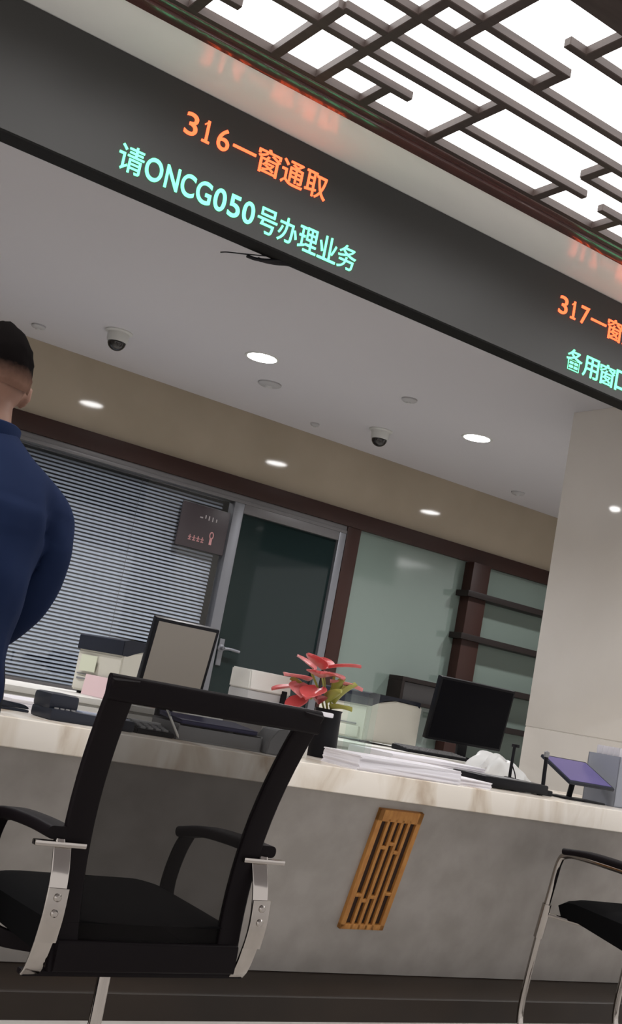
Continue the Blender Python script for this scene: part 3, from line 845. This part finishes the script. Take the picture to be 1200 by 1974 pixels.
tbx = thing('signature_tablet', 'tilted tablet with a glowing purple screen on a black stand', 'tablet', (3.70, 3.42, WT), (0, 0, R(-4)))
tm = Matrix.Translation((0.0, 0.0, 0.110)) @ Matrix.Rotation(R(24), 4, 'X')
b = MB().box(-0.125, 0.125, -0.105, 0.105, -0.007, 0.007, 0.005); b.bm.transform(tm)
b.build('housing', 'navy_plastic', tbx)
b = MB().box(-0.113, 0.113, -0.092, 0.092, 0.0068, 0.0082); b.bm.transform(tm); b.build('screen', 'screen_purple', tbx)
MB().tube([(0.0, 0.03, 0.006), (0.0, 0.02, 0.06), (0.0, 0.008, 0.108)], 0.012, 12).box(-0.11, 0.11, -0.07, 0.07, 0.0, 0.008, 0.003).build('stand', 'black_plastic', tbx)
pp = thing('pen_stand', 'slim black pen standing in a holder beside the purple tablet', 'pen', (3.505, 3.41, WT))
MB().box(-0.03, 0.03, -0.03, 0.03, 0, 0.022, 0.005).build('holder', 'black_plastic', pp)
MB().tube([(0, 0, 0.012), (0.001, 0.004, 0.08), (0.002, 0.008, 0.165)], 0.008, 12).build('barrel', 'black_plastic', pp)
MB().lathe([(0.011, 0), (0.011, 0.02), (0, 0.026)], 12, Matrix.Translation((0.002, 0.008, 0.150)), cap=False).build('cap', 'grey_plastic', pp)

gb = thing('file_box', 'blue grey open file box at the right end of the counter', 'box', (3.97, 3.42, WT), (0, 0, R(-2)))
MB().box(-0.12, 0.16, -0.09, -0.086, 0, 0.205).box(-0.12, 0.16, 0.086, 0.09, 0, 0.205).box(-0.12, -0.116, -0.09, 0.09, 0, 0.205).box(0.156, 0.16, -0.09, 0.09, 0, 0.205).box(-0.12, 0.16, -0.09, 0.09, 0, 0.004).build('case', 'grey_box', gb)
for k in range(5):
    o = MB().box(-0.10, 0.14, -0.003, 0.003, 0, 0.236).build('file_sheet', 'pale_card')
    o.location = (3.965, 3.36 + k * 0.03, WT + 0.005)
    tag(o, 'pale card folder standing in the blue grey file box, %s' % ('front one', 'second from front', 'middle one', 'second from back', 'rear one')[k], 'folder', 'card folders in the file box')

# ------------------------------------------------------------------ chairs
def mesh_chair(loc, rz):
    t = thing('mesh_chair', 'black mesh back office chair with chrome arm brackets, facing the counter', 'chair', loc, (0, 0, rz))
    # back frame: rounded U upside down, leaning, sides drawn in towards the seat
    def bk(z):                                       # y of the back at height z
        u = (z - 0.42) / 0.58
        return -0.055 - 0.02 * u - 0.085 * u * u + 0.035 * math.sin(u * math.pi)
    def hw(z):
        u = (z - 0.42) / 0.58
        return 0.222 + 0.043 * u
    zt = 1.0 - 0.028
    def side(sgn, wdt):
        pts = [(sgn * (hw(z) - wdt * 0.5), bk(z), z) for z in [0.41 + k * (zt + 0.02 - 0.41) / 14 for k in range(15)]]
        return MB().sweep(pts, RRECT(wdt, 0.020, 0.006), up=(0, -1, 0)).build('back_frame_side', 'black_frame', t)
    side(-1, 0.060)
    side(1, 0.056)
    pts = [(x, bk(zt) - 0.012 * (1 - (x / 0.245) ** 2), zt) for x in [-0.2625 + k * 0.525 / 16 for k in range(17)]]
    MB().sweep(pts, RRECT(0.052, 0.024, 0.009), up=(0, -1, 0)).build('top_rail', 'black_frame', t)
    pts = [(x, bk(0.44) - 0.01, 0.44) for x in [-0.215 + k * 0.43 / 8 for k in range(9)]]
    MB().sweep(pts, RRECT(0.06, 0.02, 0.006), up=(0, -1, 0)).build('bottom_rail', 'black_frame', t)
    def mfn(u, v):
        z = 0.44 + (zt - 0.44) * v
        x = (2 * u - 1) * (hw(z) - 0.05)
        return Vector((x, bk(z) - 0.014 * (1 - (2 * u - 1) ** 2), z))
    MB().grid(mfn, 16, 24).build('mesh_panel', 'mesh', t)
    # seat: padded, waterfall front
    def sfn(top):
        def fn(u, v):
            x = (2 * u - 1) * (0.235 - 0.02 * (1 - v) ** 2 - 0.05 * max(0, (v - 0.85) / 0.15) ** 2)
            y = -0.055 + 0.475 * v
            e = min(1, 6 * min(u, 1 - u, v * 1.2 + 0.02, (1 - v) * 1.0 + 0.02))
            crown = 0.020 * e ** 0.5
            fall = -0.05 * max(0, (v - 0.75) / 0.25) ** 2
            z = 0.495 + fall + (crown if top else -(0.092 - 0.020 * v) * e ** 0.10)
            return Vector((x, y, z + 0.012 * v))
        return fn
    MB().grid(sfn(True), 20, 20).grid(sfn(False), 20, 20).build('seat_cushion', 'black_fabric', t)
    MB().box(-0.12, 0.12, 0.02, 0.30, 0.385, 0.418, 0.006).box(-0.262, 0.262, -0.040, -0.012, 0.393, 0.405, 0.003).box(-0.12, 0.12, -0.02, 0.05, 0.393, 0.405, 0.003).build('seat_plate', 'black_frame', t)
    for sgn in (-1, 1):
        # flat chrome bracket: T end under the pad, band curving down to the seat
        a = MB()
        x = sgn * 0.249
        path = bez([(x - sgn * 0.008, -0.052, 0.648), (x - sgn * 0.006, -0.070, 0.60), (x - sgn * 0.004, -0.078, 0.55), (x - sgn * 0.003, -0.076, 0.50), (x - sgn * 0.003, -0.064, 0.45), (x - sgn * 0.003, -0.050, 0.415), (x - sgn * 0.003, -0.036, 0.398)], 6)
        a.sweep(path, RRECT(0.040, 0.007, 0.003), up=(0, -1, 0) if False else (0, -0.8, -0.6))
        a.build('arm_bracket', 'chrome', t)
        MB().box(x - 0.056, x + 0.056, -0.064, -0.046, 0.646, 0.657, 0.003).lathe([(0.013, 0), (0.011, 0.006), (0, 0.008)], 16, Matrix.Translation((x, -0.052, 0.656)), cap=False).build('arm_end_plate', 'chrome', t)
        MB().sweep(bez([(x - sgn * 0.004, -0.0835, 0.572), (x - sgn * 0.003, -0.084, 0.52), (x - sgn * 0.003, -0.075, 0.468)], 6), RRECT(0.046, 0.007, 0.003), up=(0, -0.8, -0.6)).build('arm_clamp', 'chrome', t)
        for zb in (0.525, 0.555):
            MB().lathe([(0.008, 0), (0.008, 0.004), (0.005, 0.007), (0, 0.007)], 14, Matrix.Translation((x - sgn * 0.003, -0.086, zb)) @ Matrix.Rotation(R(90), 4, 'X'), cap=False).build('bolt', 'chrome', t)
        pad = MB()
        pp_ = bez([(x, -0.055, 0.672), (x, 0.05, 0.674), (x, 0.18, 0.668), (x - sgn * 0.004, 0.275, 0.650)], 6)
        pad.sweep(pp_, RRECT(0.062, 0.026, 0.011), up=(0, 0, 1))
        pad.build('arm_pad', 'black_frame', t)
        MB().sweep(bez([(x - sgn * 0.004, 0.255, 0.655), (x - sgn * 0.006, 0.285, 0.60), (x - sgn * 0.01, 0.30, 0.52), (x - sgn * 0.012, 0.285, 0.43), (x - sgn * 0.05, 0.24, 0.40), (x - sgn * 0.12, 0.2, 0.395)], 6), RRECT(0.040, 0.012, 0.004), up=(0, 1, 0.2)).build('arm_front_post', 'black_frame', t)
    # gas column and star base
    MB().lathe([(0.025, 0.10), (0.025, 0.24), (0.0145, 0.245), (0.0145, 0.39)], 24, Matrix.Translation((0.0, 0.10, 0))).build('gas_column', 'chrome', t)
    for k in range(5):
        an = R(90 + 72 * k)
        dx, dy = math.cos(an), math.sin(an)
        lg = MB().sweep([(0.02 * dx, 0.10 + 0.02 * dy, 0.125), (0.15 * dx, 0.10 + 0.15 * dy, 0.105), (0.29 * dx, 0.10 + 0.29 * dy, 0.075)], RRECT(0.05, 0.03, 0.01), scale=[1, 0.9, 0.65]).build('base_leg', 'chrome', t)
        cx_, cy_ = 0.285 * dx, 0.10 + 0.285 * dy
        rm = Matrix.Translation((cx_, cy_, 0.027)) @ Matrix.Rotation(an, 4, 'Z') @ Matrix.Rotation(R(90), 4, 'X')
        MB().lathe([(0.018, -0.022), (0.027, -0.016), (0.027, -0.003), (0.02, -0.001), (0.02, 0.001), (0.027, 0.003), (0.027, 0.016), (0.018, 0.022)], 24, rm).tube([(cx_, cy_, 0.03), (cx_, cy_, 0.075)], 0.006, 8, up=(1, 0, 0)).build('caster', 'black_plastic', lg)
    return t
mesh_chair((1.227, 2.285, 0), R(3))

def sled_chair(loc, rz):
    t = thing('cantilever_chair', 'black cantilever chair with a chrome tube leg, at the right photo edge', 'chair', loc, (0, 0, rz))
    hw = 0.25
    # one bent chrome tube: arm, front leg, floor runner, back across, and up again
    half = [(hw, -0.16, 0.655), (hw, 0.10, 0.662), (hw, 0.185, 0.655), (hw, 0.215, 0.625), (hw, 0.235, 0.52), (hw, 0.262, 0.36), (hw, 0.285, 0.19), (hw, 0.292, 0.09), (hw, 0.278, 0.035), (hw, 0.235, 0.013), (hw, 0.10, 0.0125), (hw, -0.18, 0.0125), (hw - 0.02, -0.235, 0.0125), (hw - 0.07, -0.25, 0.0125)]
    path = half + [(-x, y, z) for x, y, z in reversed(half)]
    MB().tube(bez(path, 6), 0.0118, 14, up=(0.3, 0.2, 1)).build('tube_frame', 'chrome', t)
    for sgn in (-1, 1):
        MB().sweep(bez([(sgn * hw, -0.14, 0.672), (sgn * hw, 0.06, 0.678), (sgn * hw, 0.19, 0.668)], 6), RRECT(0.045, 0.022, 0.009)).build('arm_pad', 'black_frame', t)
        MB().sweep([(sgn * hw, 0.214, 0.62), (sgn * hw, 0.228, 0.54), (sgn * hw, 0.243, 0.46)], RRECT(0.016, 0.016, 0.006), up=(0, 1, 0)).build('leg_sleeve', 'black_frame', t)
        MB().tube([(sgn * hw, 0.2425, 0.475), (sgn * hw, 0.263, 0.355)], 0.0165, 14, up=(0, 1, 0)).build('collar', 'chrome', t)
        MB().tube([(sgn * hw, 0.248, 0.44), (sgn * (hw - 0.06), 0.20, 0.433), (sgn * (hw - 0.1), 0.15, 0.43)], 0.008, 10).build('seat_bracket', 'chrome', t)
    def sfn(top):
        def fn(u, v):
            x = (2 * u - 1) * (0.225 - 0.018 * max(0, (v - 0.82) / 0.18) ** 2)
            y = -0.27 + 0.50 * v
            e = min(1, 6 * min(u, 1 - u, v + 0.02, 1 - v + 0.02))
            z = 0.475 + 0.03 * v - 0.03 * max(0, (v - 0.8) / 0.2) ** 2
            th = 0.125 - 0.065 * v
            return Vector((x, y, z + (0.016 * e ** 0.5 if top else -th * e ** 0.12)))
        return fn
    MB().grid(sfn(True), 16, 16).grid(sfn(False), 16, 16).build('seat_cushion', 'black_fabric', t)
    def bk(z): return -0.26 - 0.12 * ((z - 0.45) / 0.5) ** 1.3
    for sgn in (-1, 1):
        pts = [(sgn * 0.205, bk(z), z) for z in [0.46 + k * 0.05 for k in range(11)]]
        MB().sweep(pts, RRECT(0.045, 0.022, 0.008), up=(0, -1, 0)).build('back_frame_side', 'black_frame', t)
        MB().tube([(sgn * hw, -0.155, 0.655), (sgn * 0.235, -0.28, 0.652), (sgn * 0.21, -0.305, 0.65)], 0.011, 10).build('back_bracket', 'chrome', t)
    MB().sweep([(x, bk(0.95), 0.95) for x in (-0.225, 0, 0.225)], RRECT(0.05, 0.024, 0.009), up=(0, -1, 0)).build('top_rail', 'black_frame', t)
    MB().grid(lambda u, v: Vector(((2 * u - 1) * 0.19, bk(0.47 + 0.47 * v) - 0.012 * (1 - (2 * u - 1) ** 2), 0.47 + 0.47 * v)), 12, 18).build('mesh_panel', 'mesh', t)
    return t
sled_chair((3.455, 2.77, 0), R(0))

# ------------------------------------------------------------------ the man at the counter
def skin_graph(verts, edges, root, subd=2, name='part'):
    """verts = [(x, y, z, rx, ry)]"""
    me = bpy.data.meshes.new(name)
    me.from_pydata([v[:3] for v in verts], edges, [])
    o = bpy.data.objects.new(name, me)
    col.objects.link(o)
    md = o.modifiers.new('skin', 'SKIN')
    md.use_smooth_shade = True
    for i, sv_ in enumerate(me.skin_vertices[0].data):
        sv_.radius = (verts[i][3], verts[i][4])
        sv_.use_root = (i == root)
    sb = o.modifiers.new('sub', 'SUBSURF')
    sb.levels = subd; sb.render_levels = subd
    return to_mesh(o)

def chain(vl, el, start, pts):
    prev = start
    for p_ in pts:
        vl.append(p_)
        el.append((prev, len(vl) - 1))
        prev = len(vl) - 1
    return prev

def hand_pts(w, fw, sd, vl, el, wi):
    """palm, thumb and four curled fingers from wrist index wi; fw = forward, sd = thumb side"""
    w, fw, sd = Vector(w), Vector(fw).normalized(), Vector(sd).normalized()
    dn_ = fw.cross(sd).normalized()
    if dn_.z > 0: dn_ = -dn_
    palm = w + fw * 0.045
    vl.append((*palm, 0.020, 0.032)); el.append((wi, len(vl) - 1)); pi_ = len(vl) - 1
    for k, (off, L) in enumerate(((0.030, 0.070), (0.010, 0.078), (-0.010, 0.072), (-0.029, 0.056))):
        kn = palm + fw * 0.040 + sd * off
        p1 = kn + (fw * 0.85 + dn_ * 0.4).normalized() * L * 0.45
        p2 = p1 + (fw * 0.5 + dn_ * 0.8).normalized() * L * 0.32
        p3 = p2 + (fw * 0.1 + dn_ * 1.0).normalized() * L * 0.23
        chain(vl, el, pi_, [(*kn, 0.0095, 0.0095), (*p1, 0.0085, 0.0085), (*p2, 0.0078, 0.0078), (*p3, 0.0065, 0.0065)])
    tb_ = palm - fw * 0.012 + sd * 0.032
    t1 = tb_ + (fw * 0.6 + sd * 0.5 + dn_ * 0.3).normalized() * 0.034
    t2 = t1 + (fw * 0.9 + dn_ * 0.3).normalized() * 0.028
    chain(vl, el, pi_, [(*tb_, 0.012, 0.012), (*t1, 0.010, 0.010), (*t2, 0.008, 0.008)])

def build_man(loc, rz):
    t = thing('person', 'man with short black hair in a navy jacket standing at the counter, seen from behind', 'person', loc, (0, 0, rz))
    # local frame: facing +y, feet at z = 0
    V, E = [], []
    V.append((0, -0.02, 0.96, 0.100, 0.070))                       # 0 pelvis
    chain(V, E, 0, [(0, -0.03, 1.10, 0.100, 0.070), (0, -0.045, 1.25, 0.110, 0.072), (0, -0.050, 1.35, 0.100, 0.062)])
    nk = chain(V, E, 3, [(0, -0.018, 1.455, 0.050, 0.050), (0, 0.005, 1.52, 0.052, 0.054), (0, 0.02, 1.57, 0.055, 0.06)])
    arms = {}
    for sgn in (-1, 1):
        chain(V, E, 3, [(sgn * 0.115, -0.04, 1.355, 0.042, 0.042), (sgn * 0.178, -0.03, 1.32, 0.042, 0.042), (sgn * 0.208, 0.0, 1.24, 0.040, 0.040), (sgn * 0.213, 0.04, 1.125, 0.038, 0.038), (sgn * 0.185, 0.18, 1.02, 0.034, 0.034), (sgn * 0.105, 0.31, 0.965, 0.022, 0.026)])
        wi = len(V) - 1
        hand_pts(V[wi][:3], (-sgn * 0.25, 0.95, -0.28), (-sgn, -0.2, 0.15), V, E, wi)
        chain(V, E, 0, [(sgn * 0.085, 0.0, 0.86, 0.072, 0.075), (sgn * 0.095, 0.0, 0.72, 0.066, 0.070), (sgn * 0.10, 0.01, 0.49, 0.052, 0.056), (sgn * 0.102, -0.01, 0.32, 0.050, 0.055), (sgn * 0.105, -0.015, 0.10, 0.034, 0.038), (sgn * 0.112, 0.03, 0.045, 0.036, 0.034), (sgn * 0.12, 0.12, 0.03, 0.036, 0.022)])
    body = skin_graph(V, E, 0, 2, 'body')
    # head shaped from a sphere, joined to the body by a remesh
    hb = bmesh.new()
    bmesh.ops.create_icosphere(hb, subdivisions=4, radius=1)
    HC = Vector((0, 0.03, 1.605))
    for v in hb.verts:
        c = v.co.copy()
        x, y, z = c.x * 0.076, c.y * 0.098, c.z * 0.115
        if z < 0:                                                  # jaw narrows and comes forward
            k = min(1, -z / 0.115)
            x *= 1 - 0.30 * k * k
            y = y * (1 - 0.22 * k) + 0.018 * k
        if y > 0.05 and abs(z) < 0.08:                             # flatter face
            y = 0.05 + (y - 0.05) * 0.75
        if y > 0.04:                                               # eye sockets, nose, lips
            for sx in (-1, 1):
                dd = math.hypot(x - sx * 0.032, z - 0.005)
                y -= 0.010 * math.exp(-(dd / 0.015) ** 2)
            y += 0.022 * math.exp(-(x / 0.010) ** 2) * math.exp(-((z + 0.03) / 0.018) ** 2)
            y += 0.010 * math.exp(-(x / 0.007) ** 2) * math.exp(-((z + 0.008) / 0.02) ** 2)
            y += 0.006 * math.exp(-(x / 0.022) ** 2) * math.exp(-((z + 0.062) / 0.008) ** 2)
            y += 0.005 * math.exp(-(x / 0.04) ** 2) * math.exp(-((z - 0.03) / 0.009) ** 2)
            y += 0.008 * math.exp(-(x / 0.02) ** 2) * math.exp(-((z + 0.098) / 0.014) ** 2)
        v.co = HC + Vector((x, y, z))
    for sgn in (-1, 1):                                            # ears
        e = bmesh.new()
        bmesh.ops.create_icosphere(e, subdivisions=3, radius=1)
        for v in e.verts:
            c = v.co
            dish = 0.35 if (c.x * sgn > 0 and math.hypot(c.y, c.z) < 0.6) else 1.0
            v.co = HC + Vector((sgn * 0.078 + c.x * 0.011 * dish + sgn * 0.012 * max(0, -c.y), -0.004 + c.y * 0.019, -0.008 + c.z * 0.033 - 0.004 * c.y - 0.014))
        me_ = bpy.data.meshes.new('e'); e.to_mesh(me_); e.free(); hb.from_mesh(me_); bpy.data.meshes.remove(me_)
    hb.from_mesh(body.data)
    me = bpy.data.meshes.new('body')
    hb.to_mesh(me); hb.free()
    body.data = me
    rm = body.modifiers.new('remesh', 'REMESH')
    rm.mode = 'VOXEL'; rm.voxel_size = 0.0065
    sm = body.modifiers.new('smooth', 'SMOOTH'); sm.iterations = 2
    to_mesh(body)
    body.data.materials.clear(); body.data.materials.append(M['skin'])
    body.parent = t
    # eyes
    for sgn in (-1, 1):
        MB().lathe([(0, -0.011), (0.006, -0.009), (0.010, -0.004), (0.011, 0), (0.010, 0.004), (0.006, 0.009), (0, 0.011)], 16, Matrix.Translation(HC + Vector((sgn * 0.032, 0.062, 0.005))), cap=False).build('eye', 'eye', t)
    # hair: close cap, faded at nape and sides
    hr = bmesh.new()
    bmesh.ops.create_icosphere(hr, subdivisions=4, radius=1)
    for v in hr.verts:
        c = v.co.copy()
        x, y, z = c.x * 0.0795, c.y * 0.101 - 0.002, c.z * 0.119
        n_ = 0.003 * math.sin(60 * c.x + 31 * c.z) * math.sin(47 * c.y + 13)
        v.co = HC + Vector((x, y, z + 0.002)) + c * n_ + Vector((0, 0, 0.010 * max(0, c.z)))
    kill = []
    for v in hr.verts:
        lo = v.co - HC
        front = lo.y / 0.1
        lim = -0.020 - 0.02 * max(0, -front) + (0.085 * max(0, front) ** 1.0 if front > 0 else 0)
        if abs(lo.x) > 0.055 and -0.3 < front < 0.45:
            lim = max(lim, 0.020)
        if lo.z < lim:
            kill.append(v)
    bmesh.ops.delete(hr, geom=kill, context='VERTS')
    bmesh.ops.solidify(hr, geom=hr.faces[:], thickness=0.0015)
    me = bpy.data.meshes.new('hair'); hr.to_mesh(me); hr.free()
    me.materials.append(M['fade_hair'])
    o = bpy.data.objects.new('hair', me); col.objects.link(o); o.parent = t
    for p_ in me.polygons: p_.use_smooth = True
    # jacket: loose shell over torso and sleeves
    V, E = [], []
    V.append((0, -0.015, 0.80, 0.165, 0.125))
    chain(V, E, 0, [(0, -0.02, 0.90, 0.172, 0.128), (0, -0.025, 1.0, 0.168, 0.126), (0, -0.03, 1.11, 0.165, 0.125), (0, -0.045, 1.25, 0.178, 0.132), (0, -0.045, 1.35, 0.160, 0.112)])
    chain(V, E, 5, [(0, -0.020, 1.425, 0.082, 0.078), (0, -0.008, 1.47, 0.066, 0.066), (0, -0.004, 1.500, 0.062, 0.062)])
    for sgn in (-1, 1):
        chain(V, E, 5, [(sgn * 0.120, -0.035, 1.368, 0.074, 0.074), (sgn * 0.182, -0.025, 1.325, 0.074, 0.074), (sgn * 0.212, -0.010, 1.23, 0.068, 0.068), (sgn * 0.215, 0.035, 1.13, 0.060, 0.060), (sgn * 0.188, 0.17, 1.03, 0.054, 0.054), (sgn * 0.120, 0.29, 0.975, 0.042, 0.042)])
    jk = skin_graph(V, E, 0, 2, 'jacket')
    rm = jk.modifiers.new('remesh', 'REMESH'); rm.mode = 'VOXEL'; rm.voxel_size = 0.011
    sm = jk.modifiers.new('smooth', 'SMOOTH'); sm.iterations = 4
    to_mesh(jk)
    for v in jk.data.vertices:                                     # soft folds
        c = v.co
        k = 0.004 * math.sin(38 * c.z + 9 * c.x + 5 * math.sin(9 * c.y)) * (1.0 if c.z < 1.32 else 0.3)
        k += 0.005 * math.sin(22 * c.x - 17 * c.z)* (1.0 if c.z < 1.25 else 0.4)
        v.co = c + v.normal * k
    jk.data.materials.clear(); jk.data.materials.append(M['jacket']); jk.parent = t
    # stand-up collar
    MB().sweep([(0.068 * math.cos(a * math.pi / 12), -0.006 + 0.070 * math.sin(a * math.pi / 12), 1.462 - 0.012 * math.sin(a * math.pi / 12)) for a in range(24)], RRECT(0.010, 0.040, 0.004), closed=True).build('collar', 'jacket', t)
    # trousers
    V, E = [], []
    V.append((0, -0.015, 1.12, 0.125, 0.09))
    chain(V, E, 0, [(0, -0.012, 1.03, 0.150, 0.110), (0, -0.01, 0.92, 0.162, 0.122)])
    for sgn in (-1, 1):
        chain(V, E, 2, [(sgn * 0.088, 0.0, 0.84, 0.098, 0.104), (sgn * 0.097, 0.0, 0.68, 0.086, 0.09), (sgn * 0.102, 0.008, 0.48, 0.068, 0.070), (sgn * 0.105, -0.008, 0.28, 0.064, 0.066), (sgn * 0.108, -0.012, 0.09, 0.060, 0.062)])
    ts = skin_graph(V, E, 0, 2, 'trousers')
    ts.data.materials.clear(); ts.data.materials.append(M['trousers']); ts.parent = t
    for sgn in (-1, 1):
        def shoe(u, v, sgn=sgn):
            a = u * 2 * math.pi
            yy = -0.075 + 0.27 * v
            wv = 0.046 * (1 - 0.18 * abs(2 * v - 1)) * (math.sin(math.pi * min(1, max(0, v * 0.94 + 0.03))) ** 0.4)
            hv = (0.075 - 0.045 * v) * (math.sin(math.pi * min(1, max(0, v * 0.94 + 0.03))) ** 0.4)
            return Vector((sgn * 0.114 + wv * math.cos(a), yy, max(0.0, hv * (0.5 + 0.62 * math.sin(a)))))
        MB().grid(shoe, 24, 16).build('shoe', 'shoe', t)
    return t
build_man((0.765, 2.60, 0), R(6))
